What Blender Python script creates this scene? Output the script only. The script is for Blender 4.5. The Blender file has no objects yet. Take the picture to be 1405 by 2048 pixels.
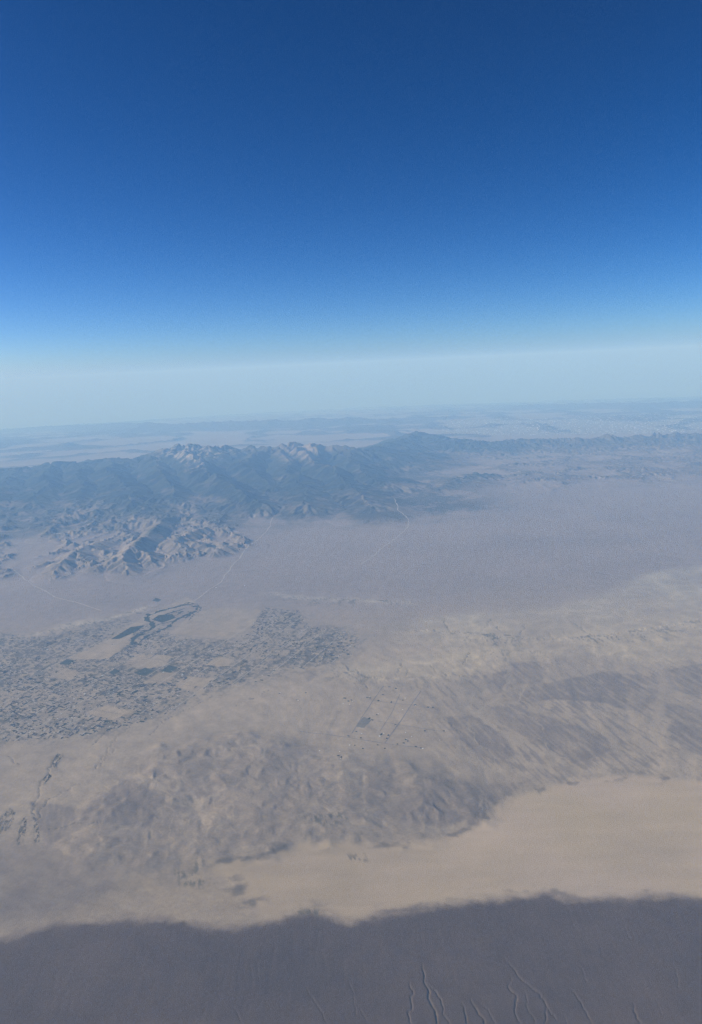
import bpy, math, random
import numpy as np

# ------------------------------------------------------------------ camera, sky, sun, exposure
CAM_H = 10000.0            # metres above the valley floor (an airliner's cruise height)
EARTH = 6371e3
FOCAL = 1500.0             # in pixels of the 1405 x 2048 photograph
PITCH = math.radians(-11.0)
ROLL = math.radians(2.7)
SUN_EL = math.radians(26)
SUN_AZ = math.radians(-88)  # measured from +Y (view direction) towards +X

sc = bpy.context.scene
cam_d = bpy.data.cameras.new('camera')
cam = bpy.data.objects.new('camera', cam_d)
sc.collection.objects.link(cam)
cam.location = (0, 0, CAM_H)
cam_d.sensor_fit = 'VERTICAL'
cam_d.sensor_height = 24.0
cam_d.lens = 24.0 * FOCAL / 2048.0
cam_d.clip_start = 1.0
cam_d.clip_end = 2.0e6
from mathutils import Matrix, Vector
cam.rotation_euler = (Matrix.Rotation(math.pi / 2 + PITCH, 3, 'X') @ Matrix.Rotation(-ROLL, 3, 'Z')).to_euler()
sc.camera = cam

world = bpy.data.worlds.new('World')
sc.world = world
world.use_nodes = True
wn, wl = world.node_tree.nodes, world.node_tree.links
wn.clear()
w_out = wn.new('ShaderNodeOutputWorld')
w_bg = wn.new('ShaderNodeBackground')
w_sky = wn.new('ShaderNodeTexSky')
w_sky.sky_type = 'NISHITA'
w_sky.sun_disc = False
w_sky.sun_elevation = SUN_EL
w_sky.sun_rotation = SUN_AZ
w_sky.altitude = 2000.0
w_sky.air_density = 0.6
w_sky.dust_density = 3.0
w_sky.ozone_density = 3.0
w_bg.inputs['Strength'].default_value = 0.05
w_hsv = wn.new('ShaderNodeHueSaturation')
w_hsv.inputs['Saturation'].default_value = 1.16
w_gam = wn.new('ShaderNodeGamma')
w_gam.inputs['Gamma'].default_value = 1.5
wl.new(w_sky.outputs[0], w_gam.inputs['Color'])
wl.new(w_gam.outputs[0], w_hsv.inputs['Color'])
wl.new(w_hsv.outputs[0], w_bg.inputs['Color'])
wl.new(w_bg.outputs[0], w_out.inputs['Surface'])

sun_d = bpy.data.lights.new('sun', 'SUN')
sun_d.energy = 5.0
sun_d.angle = math.radians(0.53)
sun_d.color = (1.0, 0.98, 0.91)
sun = bpy.data.objects.new('sun', sun_d)
sc.collection.objects.link(sun)
to_sun = Vector((math.sin(SUN_AZ) * math.cos(SUN_EL), math.cos(SUN_AZ) * math.cos(SUN_EL), math.sin(SUN_EL)))
sun.rotation_euler = to_sun.to_track_quat('Z', 'Y').to_euler()

sc.view_settings.view_transform = 'Standard'
sc.view_settings.look = 'None'
sc.view_settings.exposure = 0.13
sc.view_settings.gamma = 1.0
sc.view_settings.use_curve_mapping = False
sc.cycles.use_denoising = True
sc.cycles.denoising_prefilter = 'NONE'
sc.cycles.use_adaptive_sampling = False
sc.cycles.max_bounces = 5
sc.cycles.diffuse_bounces = 2
sc.cycles.volume_bounces = 3

# ------------------------------------------------------------------ small helpers
rng = np.random.default_rng(11)
random.seed(11)
col = sc.collection


def at(px, py, h=0.0):
    """Where the sight line of a photograph pixel meets the curved ground at height h above the valley floor."""
    u, v = px - 702.5, 1024.0 - py
    c, s = math.cos(ROLL), math.sin(ROLL)
    u, v = u * c + v * s, -u * s + v * c
    cp, sp = math.cos(PITCH), math.sin(PITCH)
    x, y, z = u, FOCAL * cp - v * sp, FOCAL * sp + v * cp
    n = math.sqrt(x * x + y * y + z * z)
    x, y, z = x / n, y / n, z / n
    a, b, c0 = (x * x + y * y) / (2 * EARTH), z, CAM_H - h
    t = (-b - math.sqrt(max(b * b - 4 * a * c0, 0))) / (2 * a)
    return x * t, y * t


def drop(x, y):
    return (x * x + y * y) / (2 * EARTH)


def sstep(a, b, x):
    t = np.clip((x - a) / (b - a), 0, 1)
    return t * t * (3 - 2 * t)


_TAB = np.random.default_rng(5).random(65536).astype(np.float32)
_TC, _TS = np.cos(_TAB * 2 * math.pi), np.sin(_TAB * 2 * math.pi)


def _cell(ix, iy, seed):
    return ((ix.astype(np.int32) + (seed * 7919) % 251) & 255) * 256 + ((iy.astype(np.int32) + (seed * 104729) % 253) & 255)


def _hash(ix, iy, seed):
    return _TAB[_cell(ix, iy, seed)]


def perlin(x, y, seed=0):
    ix, iy = np.floor(x), np.floor(y)
    fx, fy = x - ix, y - iy
    u, v = fx * fx * (3 - 2 * fx), fy * fy * (3 - 2 * fy)
    i0 = (ix.astype(np.int32) + (seed * 7919) % 251)
    j0 = (iy.astype(np.int32) + (seed * 104729) % 253)
    a0, a1 = (i0 & 255) * 256, ((i0 + 1) & 255) * 256
    b0, b1 = j0 & 255, (j0 + 1) & 255

    def g(c, dx, dy):
        return _TC[c] * (fx - dx) + _TS[c] * (fy - dy)
    n0 = g(a0 + b0, 0, 0)
    n0 += (g(a1 + b0, 1, 0) - n0) * u
    n1 = g(a0 + b1, 0, 1)
    n1 += (g(a1 + b1, 1, 1) - n1) * u
    return (n0 + (n1 - n0) * v) * 1.5


def fbm(x, y, wave, octaves, seed=0, gain=0.5):
    s, a, t = 0.0, 1.0, 0.0
    for k in range(octaves):
        s = s + a * perlin(x / wave, y / wave, seed + k * 17)
        t += a
        a *= gain
        wave *= 0.5
    return s / t * 1.4


def ridged(x, y, wave, octaves, seed=0, gain=0.5):
    s, a, t = 0.0, 1.0, 0.0
    for k in range(octaves):
        n = 1 - np.abs(perlin(x / wave, y / wave, seed + k * 17)) * 1.6
        s = s + a * n * n * np.sign(n)
        t += a
        a *= gain
        wave *= 0.5
    return s / t


def world_line(pts):
    """Photograph points (px, py[, h]) to ground points."""
    return np.array([at(p[0], p[1], p[2] if len(p) > 2 else 0.0) for p in pts])


def line_dist(x, y, P, reach, closed=False):
    """Distance to a polyline, its side (+ left of travel) and the position along it (0..n)."""
    d = np.full(x.shape, 1e9, np.float32)
    side = np.ones(x.shape, np.float32)
    along = np.zeros(x.shape, np.float32)
    lo, hi = P.min(0) - reach, P.max(0) + reach
    m = (x > lo[0]) & (x < hi[0]) & (y > lo[1]) & (y < hi[1])
    if not m.any():
        return d, side, along
    xs, ys = x[m], y[m]
    dm, sm, am = np.full(xs.shape, 1e9, np.float32), np.ones(xs.shape, np.float32), np.zeros(xs.shape, np.float32)
    P = P.astype(np.float32)
    Q = np.vstack([P, P[:1]]) if closed else P
    for k in range(len(Q) - 1):
        a, b = Q[k], Q[k + 1]
        e = b - a
        L2 = max(e @ e, 1e-6)
        t = np.clip(((xs - a[0]) * e[0] + (ys - a[1]) * e[1]) / L2, 0, 1)
        dx, dy = xs - (a[0] + t * e[0]), ys - (a[1] + t * e[1])
        dd = np.hypot(dx, dy)
        w = dd < dm
        dm = np.where(w, dd, dm)
        sm = np.where(w, np.where(e[0] * dy - e[1] * dx > 0, np.float32(1), np.float32(-1)), sm)
        am = np.where(w, k + t, am)
    d[m], side[m], along[m] = dm, sm, am
    return d, side, along


def poly_mask(x, y, P, soft):
    """1 inside a ground polygon, 0 outside, with a soft rim."""
    lo, hi = P.min(0) - soft * 2, P.max(0) + soft * 2
    out = np.zeros(x.shape, np.float32)
    P = P.astype(np.float32)
    m = (x > lo[0]) & (x < hi[0]) & (y > lo[1]) & (y < hi[1])
    if not m.any():
        return out
    xs, ys = x[m], y[m]
    inside = np.zeros(xs.shape, bool)
    n = len(P)
    for k in range(n):
        (x0, y0), (x1, y1) = P[k], P[(k + 1) % n]
        if y0 == y1:
            continue
        c = ((y0 > ys) != (y1 > ys)) & (xs < (x1 - x0) * (ys - y0) / (y1 - y0) + x0)
        inside ^= c
    d, _, _ = line_dist(xs, ys, P, 1e7, True)
    sd = np.where(inside, d, -d)
    out[m] = sstep(-soft, soft, sd)
    return out


# ------------------------------------------------------------------ the lie of the land, traced as ground lines
CREST = [(-160, 950, 1300), (-80, 945, 1500), (0, 940, 1600), (60, 935, 1700), (105, 926, 1950), (160, 930, 1700), (215, 916, 2000),
         (260, 922, 1850), (300, 908, 2250), (330, 897, 2750), (375, 891, 2950), (415, 895, 2850), (450, 896, 2550), (500, 895, 2500),
         (545, 896, 2400), (590, 889, 2600), (640, 892, 2400), (690, 897, 2150), (740, 900, 1900)]
RIDGE_R = [(690, 902, 1750), (760, 896, 1600), (800, 881, 1650), (840, 866, 1850), (870, 874, 1600), (910, 882, 1450), (960, 886, 1350),
           (1000, 884, 1350), (1060, 880, 1350), (1110, 879, 1300), (1170, 881, 1250), (1230, 875, 1300), (1310, 875, 1200), (1370, 870, 1300),
           (1450, 867, 1300), (1540, 864, 1200)]
SPURS = [
    [(375, 894, 2850), (395, 930, 2250), (440, 960, 1750), (490, 985, 1250), (530, 1008, 850)],
    [(545, 897, 2350), (480, 925, 2000), (520, 950, 1500), (550, 975, 1100)],
    [(590, 892, 2500), (640, 930, 1850), (690, 962, 1300), (730, 990, 950), (766, 1024, 520)],
    [(560, 896, 2400), (575, 930, 1800), (600, 972, 1250), (612, 1010, 800)],
    [(215, 920, 1950), (240, 960, 1600), (270, 1000, 1150), (300, 1020, 800)],
    [(105, 930, 1900), (90, 970, 1450), (60, 1005, 950)],
    [(690, 900, 2100), (720, 935, 1500), (765, 965, 1050)],
    [(300, 912, 2200), (330, 950, 1800), (350, 990, 1250)],
    [(30, 940, 1600), (10, 980, 1300), (-20, 1020, 800)],
    [(160, 932, 1700), (165, 970, 1400), (150, 1005, 900)],
]
FOOT = [
    [(330, 1035, 800), (295, 1070, 760), (268, 1092, 740), (250, 1110, 640), (262, 1150, 150)],
    [(268, 1092, 740), (300, 1108, 480), (308, 1120, 330)],
    [(250, 1108, 640), (205, 1130, 330), (180, 1146, 160)],
    [(215, 1080, 520), (150, 1100, 560), (128, 1118, 520), (105, 1150, 170)],
    [(150, 1100, 560), (172, 1116, 380)],
    [(410, 1055, 700), (345, 1078, 620), (372, 1098, 430), (378, 1112, 250)],
    [(385, 1082, 520), (430, 1098, 420), (475, 1086, 380), (498, 1093, 220)],
    [(320, 1040, 800), (220, 1050, 640), (130, 1065, 520), (90, 1075, 400)],
    [(200, 1020, 900), (110, 1040, 700), (60, 1050, 500)],
]
HILL_R = [[(960, 948, 900), (900, 955, 850), (870, 985, 560), (860, 1005, 420)], [(930, 952, 850), (950, 985, 480)], [(1010, 990, 480), (920, 1010, 430)]]
FAR = [(-150, 868, 800), (0, 860, 850), (60, 855, 950), (110, 852, 1050), (165, 850, 1150), (240, 846, 1500), (330, 849, 1300), (430, 846, 1250),
       (520, 843, 1300), (620, 840, 1150), (700, 838, 900)]
FAR2 = [(1060, 812, 700), (1200, 806, 1000), (1300, 806, 1100), (1480, 797, 1200)]
NEARFAR = [(-60, 905, 250), (60, 895, 500), (120, 890, 550), (180, 893, 300)]

RIDGES = []          # (ground line, crest heights, half width, profile power)
for pts, w, p in [(CREST, 11500, 1.25), (RIDGE_R, 7500, 1.2), (FAR, 11000, 1.2), (FAR2, 12000, 1.1), (NEARFAR, 5000, 1.1)]:
    RIDGES.append((world_line(pts), np.array([q[2] for q in pts], float), w, p))
for pts in SPURS:
    RIDGES.append((world_line(pts), np.array([q[2] for q in pts], float), 4200, 1.15))
for pts in HILL_R:
    RIDGES.append((world_line(pts), np.array([q[2] for q in pts], float), 2600, 1.1))
FOOTR = [(world_line(p), np.array([q[2] for q in p], float), 1150, 1.0) for p in FOOT]
FOOT_ZONE = world_line([(40, 1030, 500), (200, 1010, 500), (330, 1005, 500), (440, 1030, 500), (505, 1080, 300), (490, 1100, 150), (390, 1116, 120), (300, 1150, 50), (262, 1162, 0),
                        (215, 1130, 100), (180, 1140, 50), (100, 1165, 0), (70, 1140, 50), (110, 1090, 200), (60, 1060, 300)])
FOOT_ZONE_L = world_line([(-90, 1020, 300), (10, 1020, 300), (40, 1060, 250), (22, 1100, 200), (12, 1160, 0), (-90, 1170, 0)])
LOW_HILLS = world_line([(110, 1700), (180, 1630), (250, 1560), (330, 1500), (480, 1470), (640, 1500), (760, 1530), (900, 1560), (985, 1600),
                        (960, 1640), (840, 1672), (650, 1680), (560, 1695), (420, 1716), (330, 1735), (200, 1740)])
SCARPS = [            # (line walked with the high ground on the left, height, teeth length)
    (world_line([(1500, 1225), (1405, 1240), (1320, 1256), (1240, 1268), (1170, 1276), (1090, 1280), (1000, 1276), (940, 1268), (860, 1262), (800, 1264)]), 38, 420),
    (world_line([(1150, 1305), (1080, 1306), (1010, 1303), (940, 1306)]), 22, 260),
    (world_line([(960, 1350), (900, 1352), (840, 1356), (780, 1358), (735, 1355), (695, 1342), (670, 1322)]), 34, 380),
    (world_line([(320, 1205), (270, 1222), (215, 1240), (150, 1252), (100, 1262), (40, 1276), (-60, 1296)]), 34, 300),
    (world_line([(230, 1232), (150, 1246), (90, 1256)]), 22, 220),
    (world_line([(860, 1207), (790, 1203), (700, 1200), (620, 1196), (560, 1190), (520, 1182)]), 30, 300),
]
CHANNELS = []         # dry washes: (ground line, half width, depth, albedo)
for pts, w, dep in [
        ([(846, 1920), (850, 1945), (852, 1965), (862, 1985), (862, 2005), (876, 2030), (880, 2060), (895, 2100)], 24, 17),
        ([(852, 1960), (868, 1978), (884, 2000), (890, 2030), (904, 2060)], 18, 13),
        ([(822, 1955), (820, 1975), (826, 1990), (821, 2015), (823, 2060)], 17, 12),
        ([(920, 2000), (928, 2025), (935, 2050), (950, 2100)], 22, 16), ([(943, 1992), (950, 2012), (964, 2035), (970, 2070)], 22, 15),
        ([(950, 1995), (975, 2020), (990, 2045), (1000, 2090)], 15, 9),
        ([(1006, 1908), (1024, 1935), (1042, 1955), (1068, 1978), (1090, 2005), (1110, 2040)], 17, 12),
        ([(1018, 1940), (1020, 1975), (1032, 2000), (1037, 2030), (1046, 2060)], 18, 13), ([(1040, 1970), (1052, 1995), (1062, 2020), (1075, 2060)], 13, 9),
        ([(1085, 1990), (1092, 2015), (1091, 2040), (1096, 2080)], 15, 11), ([(1130, 1970), (1152, 1990), (1168, 2015), (1182, 2045), (1195, 2080)], 17, 12),
        ([(1120, 2020), (1135, 2045), (1150, 2080)], 13, 8), ([(1268, 1995), (1266, 2020), (1278, 2038), (1296, 2060)], 17, 11),
        ([(1304, 1990), (1318, 2010), (1326, 2030)], 11, 7), ([(1145, 1910), (1165, 1940), (1175, 1965)], 10, 6), ([(1345, 1920), (1352, 1945), (1360, 1975)], 10, 6),
        ([(1218, 1805), (1238, 1830), (1262, 1880)], 11, 5), ([(600, 1960), (620, 1990), (650, 2030), (660, 2070)], 11, 5), ([(690, 1940), (705, 1980), (712, 2030)], 10, 5),
        ([(460, 2000), (480, 2030), (490, 2070)], 10, 4), ([(700, 1985), (730, 2030), (745, 2070)], 10, 5)]:
    CHANNELS.append((world_line(pts), w * 0.72, dep * 0.8))
GULLIES = []          # brush-lined gullies, dark
for pts, w in [
        ([(250, 1440), (212, 1465), (185, 1490)], 20), ([(300, 1420), (262, 1450), (230, 1480), (190, 1540)], 14),
        ([(117, 1508), (104, 1530), (92, 1555), (80, 1565), (78, 1590), (66, 1610), (70, 1630)], 22), ([(150, 1570), (120, 1590), (100, 1598), (84, 1615), (76, 1640)], 18),
        ([(230, 1500), (200, 1532), (185, 1540)], 12), ([(420, 1395), (370, 1420), (330, 1440), (300, 1470)], 16), ([(540, 1380), (500, 1400), (470, 1412)], 14),
        ([(10, 1508), (28, 1522), (40, 1530)], 14), ([(0, 1492), (18, 1482), (60, 1478), (130, 1476)], 22), ([(95, 1660), (130, 1656), (150, 1650), (200, 1655)], 12),
        ([(886, 1240), (900, 1262), (908, 1270)], 22), ([(985, 1272), (1006, 1285)], 30), ([(984, 1235), (976, 1250), (962, 1262)], 18), ([(1050, 1248), (1042, 1268), (1030, 1276)], 22),
        ([(1140, 1240), (1160, 1254), (1172, 1266), (1200, 1280)], 18), ([(1098, 1265), (1110, 1280)], 18), ([(1125, 1262), (1142, 1278)], 16), ([(940, 1305), (932, 1320), (928, 1330)], 18),
        ([(715, 1340), (722, 1352), (735, 1356)], 18), ([(806, 1326), (792, 1352)], 16), ([(818, 1338), (810, 1356)], 14), ([(862, 1330), (872, 1345)], 14), ([(725, 1352), (760, 1358)], 18),
        ([(990, 1250), (1000, 1262)], 20), ([(680, 1340), (720, 1362), (738, 1378)], 14), ([(890, 1438), (920, 1465)], 10), ([(1010, 1270), (1090, 1278)], 20)]:
    GULLIES.append((world_line(pts), w))


def bajada(x, y):
    rise = 520 * sstep(31000, 60000, y - 0.10 * x) ** 1.15
    fall = sstep(83000, 105000, y)
    return rise * (1 - fall) + 60 * fall


def ridge_field(x, y, ridges, base):
    h = np.zeros(x.shape, np.float32)
    for P, hc, w, pw in ridges:
        d, _, al = line_dist(x, y, P, w)
        m = d < w
        if not m.any():
            continue
        hc = hc.astype(np.float32)
        k = np.clip(al[m].astype(int), 0, len(hc) - 2)
        f = al[m] - k
        c = hc[k] * (1 - f) + hc[k + 1] * f - base[m]
        u = d[m] / w
        v = np.maximum(c, 0) * np.maximum(1 - u, 0) ** pw
        hm = h[m]
        s = np.maximum(60.0, 0.08 * np.maximum(hm, v))
        h[m] = np.maximum(hm, v) + np.maximum(s - np.abs(hm - v), 0) ** 2 / (4 * s)
    return h


def erode(x, y, gx, gy, cell, amp, octaves, seed):
    """Branching gullies running down the slope (gx, gy)."""
    h = np.zeros(x.shape, np.float32)
    hx, hy = np.zeros(x.shape, np.float32), np.zeros(x.shape, np.float32)
    sl = np.hypot(gx, gy)
    strength = sstep(0.01, 0.16, sl)
    for o in range(octaves):
        tx, ty = gx + hx * 0.9, gy + hy * 0.9
        n = np.hypot(tx, ty) + 0.02
        dx, dy = ty / n, -tx / n
        px, py = x / cell, y / cell
        ix, iy = np.floor(px), np.floor(py)
        fx, fy = px - ix, py - iy
        c = np.zeros(x.shape, np.float32)
        s = np.zeros(x.shape, np.float32)
        wt = np.zeros(x.shape, np.float32)
        for i in (-1, 0, 1):
            for j in (-1, 0, 1):
                qx = fx - i - 0.5 - (_hash(ix + i, iy + j, seed + o) - 0.5) * 0.9
                qy = fy - j - 0.5 - (_hash(ix + i, iy + j, seed + 77 + o) - 0.5) * 0.9
                w = np.exp(-2.6 * (qx * qx + qy * qy))
                ph = (qx * dx + qy * dy) * (2 * math.pi)
                c += w * np.cos(ph)
                s += w * np.sin(ph)
                wt += w
        c /= wt
        s /= wt
        h += amp * c * strength
        k = -amp * s * strength * (2 * math.pi / cell)
        hx += k * dx
        hy += k * dy
        cell *= 0.5
        amp *= 0.46
    return h


def drain(x, y):
    """Fine gullies running down towards the dry lake, -1 in the beds to 1 on the spurs."""
    dx, dy = x - 3500, y - 11500
    n = np.hypot(dx, dy) + 1
    gx_ = dx / n * 0.2 + fbm(x, y, 3000, 3, 502) * 0.16
    gy_ = dy / n * 0.2 + fbm(x, y, 3000, 3, 503) * 0.16
    return erode(x + fbm(x, y, 1500, 3, 504) * 180, y + fbm(x, y, 1500, 3, 505) * 180, gx_, gy_, 760, 1.0, 4, 501)


def rough_height(x, y, erosion=True):
    """Valley, bajada and mountains without the small ground features."""
    base = bajada(x, y)
    far = y > 30500
    h = base.copy()
    if far.any():
        xs, ys, b = x[far], y[far], base[far]

        def mount(xs, ys, b):
            wx = fbm(xs, ys, 5200, 3, 3) * 900
            wy = fbm(xs, ys, 5200, 3, 5) * 900
            m = ridge_field(xs + wx, ys + wy, RIDGES, b)
            f = ridge_field(xs + wx * 0.25, ys + wy * 0.25, FOOTR, b)
            zone = np.maximum(poly_mask(xs, ys, FOOT_ZONE, 900), poly_mask(xs, ys, FOOT_ZONE_L, 900))
            f = np.maximum(f, zone * np.maximum(ridged(xs, ys, 2500, 2, 31), 0) ** 1.3 * 260)
            m = m + f * np.exp(-m / 500.0)
            right = sstep(8000, 16000, xs) * sstep(52000, 60000, ys) * (1 - sstep(89000, 99000, ys))
            m = m + right * np.maximum(ridged(xs, ys, 5000, 3, 41), 0) * 200
            back = sstep(99000, 117000, ys)
            hills = np.maximum(ridged(xs, ys, 16000, 4, 51) - 0.42 + 0.25 * fbm(xs, ys, 60000, 2, 52), 0)
            return m + back * hills * 950
        m0 = mount(xs, ys, b)
        if erosion:
            near = (ys < 102000)
            e = 60.0
            act = near & (m0 > 4)
            xa, ya, ba = xs[act], ys[act], b[act]
            gx = (mount(xa + e, ya, ba) - m0[act]) / e
            gy = (mount(xa, ya + e, ba) - m0[act]) / e
            big = sstep(250, 1100, m0[act])
            xw, yw = xa + fbm(xa, ya, 6000, 2, 91) * 1500, ya + fbm(xa, ya, 6000, 2, 92) * 1500
            er = erode(xw, yw, gx, gy, 2900, 1.0, 6, 101) * (90 + 310 * big) * (0.75 + 0.5 * fbm(xa, ya, 9000, 2, 93))
            er2 = erode(xa, ya, gx, gy, 820, 1.0, 4, 201) * 90 * (1 - big * 0.65)
            crag = (ridged(xa, ya, 700, 3, 61) - 0.4) * 140 * sstep(1500, 2500, m0[act])
            fade = sstep(0, 160, m0[act])
            m0[act] = np.maximum(m0[act] + (er + er2 + crag) * fade, 0.0)
            act = ~near & (m0 > 4)
            m0[act] += (ridged(xs[act], ys[act], 5000, 4, 71) - 0.4) * 420 * sstep(0, 500, m0[act])
        h[far] = b + np.maximum(m0, 0)
    return h


def height(x, y):
    x, y = np.asarray(x, np.float32), np.asarray(y, np.float32)
    h = rough_height(x, y)
    nz = y < 32000
    if nz.any():
        xs, ys = x[nz], y[nz]
        g = np.zeros(xs.shape, np.float32)
        lh = poly_mask(xs + fbm(xs, ys, 900, 3, 7) * 350, ys + fbm(xs, ys, 900, 3, 8) * 350, LOW_HILLS, 500)
        a = lh > 0.01
        if a.any():
            xa, ya = xs[a], ys[a]

            def soft(xa, ya):
                return (fbm(xa, ya, 2100, 3, 21) * 0.5 + 0.5) * 170
            s0 = soft(xa, ya)
            gx, gy = (soft(xa + 20, ya) - s0) / 20, (soft(xa, ya + 20) - s0) / 20
            g[a] += lh[a] * (s0 * 0.8 + erode(xa, ya, gx * 2, gy * 2, 620, 1.0, 5, 301) * 15)
        for P, hs, teeth in SCARPS:
            d, sd, al = line_dist(xs, ys, P, 4200)
            m = d < 4200
            if not m.any():
                continue
            xa, ya = xs[m], ys[m]
            s = d[m] * sd[m] + ridged(xa, ya, teeth, 3, 81) * teeth * 0.55 - teeth * 0.15
            end = sstep(0, 0.7, al[m]) * sstep(0, 0.7, len(P) - 1 - al[m])
            g[m] += 0.75 * hs * end * sstep(-70, 50, s) * (1 - sstep(600, 4000, s))
        fold = sstep(12000, 13500, ys) * (1 - sstep(25000, 29000, ys)) * (1 - poly_mask(xs, ys, PLAYA, 250)) * (1 - poly_mask(xs, ys, TOWN, 500))
        a = fold > 0.01
        if a.any():
            g[a] += fold[a] * (drain(xs[a], ys[a]) * 5.5 + fbm(xs[a], ys[a], 2600, 2, 506) * 25)
        fz = poly_mask(xs, ys, FAN, 200)
        a = fz > 0.01
        if a.any():
            xa, ya = xs[a] + fbm(xs[a], ys[a], 500, 3, 95) * 90, ys[a]
            rill = (1 - np.abs(perlin(xa / 150, ya / 2600, 96))) ** 5 * 5 + (1 - np.abs(perlin(xa / 60, ya / 1300, 97))) ** 4 * 2.5
            g[a] -= fz[a] * rill * np.clip(0.08 + 0.35 * fbm(xa, ya, 1500, 2, 99), 0.0, 0.3)
        for P, w, dep in CHANNELS:
            d, _, al = line_dist(xs + fbm(xs, ys, 260, 3, 9) * 60, ys, P, w * 4 + 70)
            g -= dep * sstep(w * 1.3, w * 0.35, d) * sstep(0, 1.2, al)
        for P, w in GULLIES:
            d, _, al = line_dist(xs + fbm(xs, ys, 240, 3, 9) * 80, ys + fbm(xs, ys, 240, 3, 10) * 80, P, w * 4 + 90)
            g -= 9 * sstep(w * 2.2, w * 0.4, d)
        h[nz] = h[nz] + g
    return h


# ------------------------------------------------------------------ what the ground is made of
FAN_EDGE = [(-120, 1925), (0, 1880), (100, 1852), (200, 1843), (250, 1837), (330, 1841), (400, 1849), (470, 1858), (530, 1848), (565, 1836), (620, 1822), (660, 1832), (702, 1845), (760, 1831),
            (860, 1815), (960, 1801), (1050, 1798), (1100, 1791), (1130, 1798), (1250, 1798), (1310, 1791), (1405, 1798), (1560, 1800)]
PLAYA = world_line([(395, 1722), (430, 1722), (500, 1716), (560, 1701), (600, 1690), (650, 1686), (760, 1690), (850, 1682), (905, 1670), (960, 1652), (985, 1628), (1010, 1600), (1050, 1588),
                    (1150, 1560), (1230, 1551), (1330, 1556), (1420, 1566), (1560, 1580)] + [p for p in FAN_EDGE[::-1] if p[0] > 510] + [(500, 1800), (470, 1768)])
PLAYA_L = world_line([(395, 1724), (480, 1765), (510, 1840), (430, 1848), (330, 1838), (220, 1836), (60, 1862), (-120, 1910), (-120, 1895), (60, 1845), (200, 1800), (250, 1755), (330, 1742)])
FAN = world_line(FAN_EDGE + [(1700, 1990), (1600, 2500), (700, 2900), (-250, 2500), (-300, 2000)])
TOWN = world_line([(-150, 1290), (0, 1266), (80, 1275), (160, 1262), (250, 1240), (330, 1260), (352, 1274), (470, 1282), (500, 1258), (530, 1216), (600, 1222), (612, 1248), (690, 1262), (725, 1280), (690, 1318), (640, 1334),
                   (560, 1342), (500, 1362), (400, 1384), (370, 1412), (300, 1440), (160, 1474), (0, 1484), (-150, 1500)])
PALE_FIELDS = [world_line(p) for p in (
    [(335, 1268), (398, 1222), (430, 1216), (524, 1220), (500, 1256), (470, 1274), (400, 1270)],
    [(120, 1322), (215, 1282), (285, 1236), (372, 1194), (392, 1204), (300, 1240), (268, 1262), (255, 1290), (215, 1318)],
    [(245, 1330), (275, 1308), (345, 1312), (330, 1332), (280, 1338)], [(285, 1366), (318, 1345), (358, 1343), (335, 1368)],
    [(345, 1374), (378, 1352), (425, 1358), (400, 1385)], [(100, 1355), (130, 1336), (160, 1345), (140, 1360)], [(410, 1330), (440, 1312), (470, 1318), (455, 1334)],
    [(170, 1425), (215, 1410), (270, 1424), (225, 1440)])]
GREY = [0.23, 0.195, 0.175]
PAVEMENT = [world_line(p) for p in (
    [(1022, 1328), (1080, 1324), (1096, 1348), (1080, 1370), (1032, 1366)], [(885, 1434), (945, 1431), (1000, 1462), (1032, 1508), (1000, 1530), (962, 1512), (920, 1478)],
    [(965, 1350), (1018, 1340), (1015, 1382), (985, 1388)], [(1010, 1385), (1120, 1362), (1210, 1342), (1310, 1352), (1325, 1385), (1285, 1425), (1180, 1402), (1100, 1400), (1040, 1412)],
    [(1010, 1405), (1110, 1440), (1210, 1470), (1230, 1500), (1150, 1530), (1080, 1490), (1000, 1445), (985, 1415)], [(1330, 1340), (1450, 1320), (1450, 1400), (1360, 1385)],
    [(1330, 1405), (1450, 1420), (1450, 1530), (1370, 1500), (1340, 1470)], [(600, 1345), (630, 1338), (640, 1352), (615, 1365)],
    [(800, 1590), (900, 1560), (980, 1570), (1060, 1560), (1010, 1596), (960, 1640), (880, 1655), (800, 1640)], [(60, 1600), (170, 1620), (250, 1560), (330, 1600), (300, 1660), (180, 1650), (100, 1690)],
    [(930, 1625), (980, 1612), (965, 1650), (940, 1652)])]
WASHES = [(world_line(p), w) for p, w in (
    ([(1230, 1335), (1250, 1350), (1320, 1380), (1350, 1405), (1450, 1430)], 75), ([(1320, 1385), (1318, 1420), (1305, 1460), (1330, 1500), (1345, 1540)], 70),
    ([(1020, 1330), (1010, 1370), (990, 1400), (955, 1425), (960, 1440), (1010, 1465), (1060, 1490), (1110, 1515), (1165, 1552)], 55), ([(1050, 1375), (1040, 1400), (1060, 1420)], 30),
    ([(880, 1430), (940, 1428), (985, 1452)], 35), ([(930, 1440), (960, 1480), (985, 1520), (1000, 1545)], 16), ([(1010, 1410), (1075, 1440), (1095, 1470)], 14),
    ([(860, 1500), (890, 1530), (920, 1545)], 30), ([(1200, 1410), (1260, 1440), (1300, 1470)], 30), ([(930, 1380), (945, 1400), (950, 1425)], 50), ([(1080, 1480), (1120, 1510), (1140, 1530)], 22))]
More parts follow.
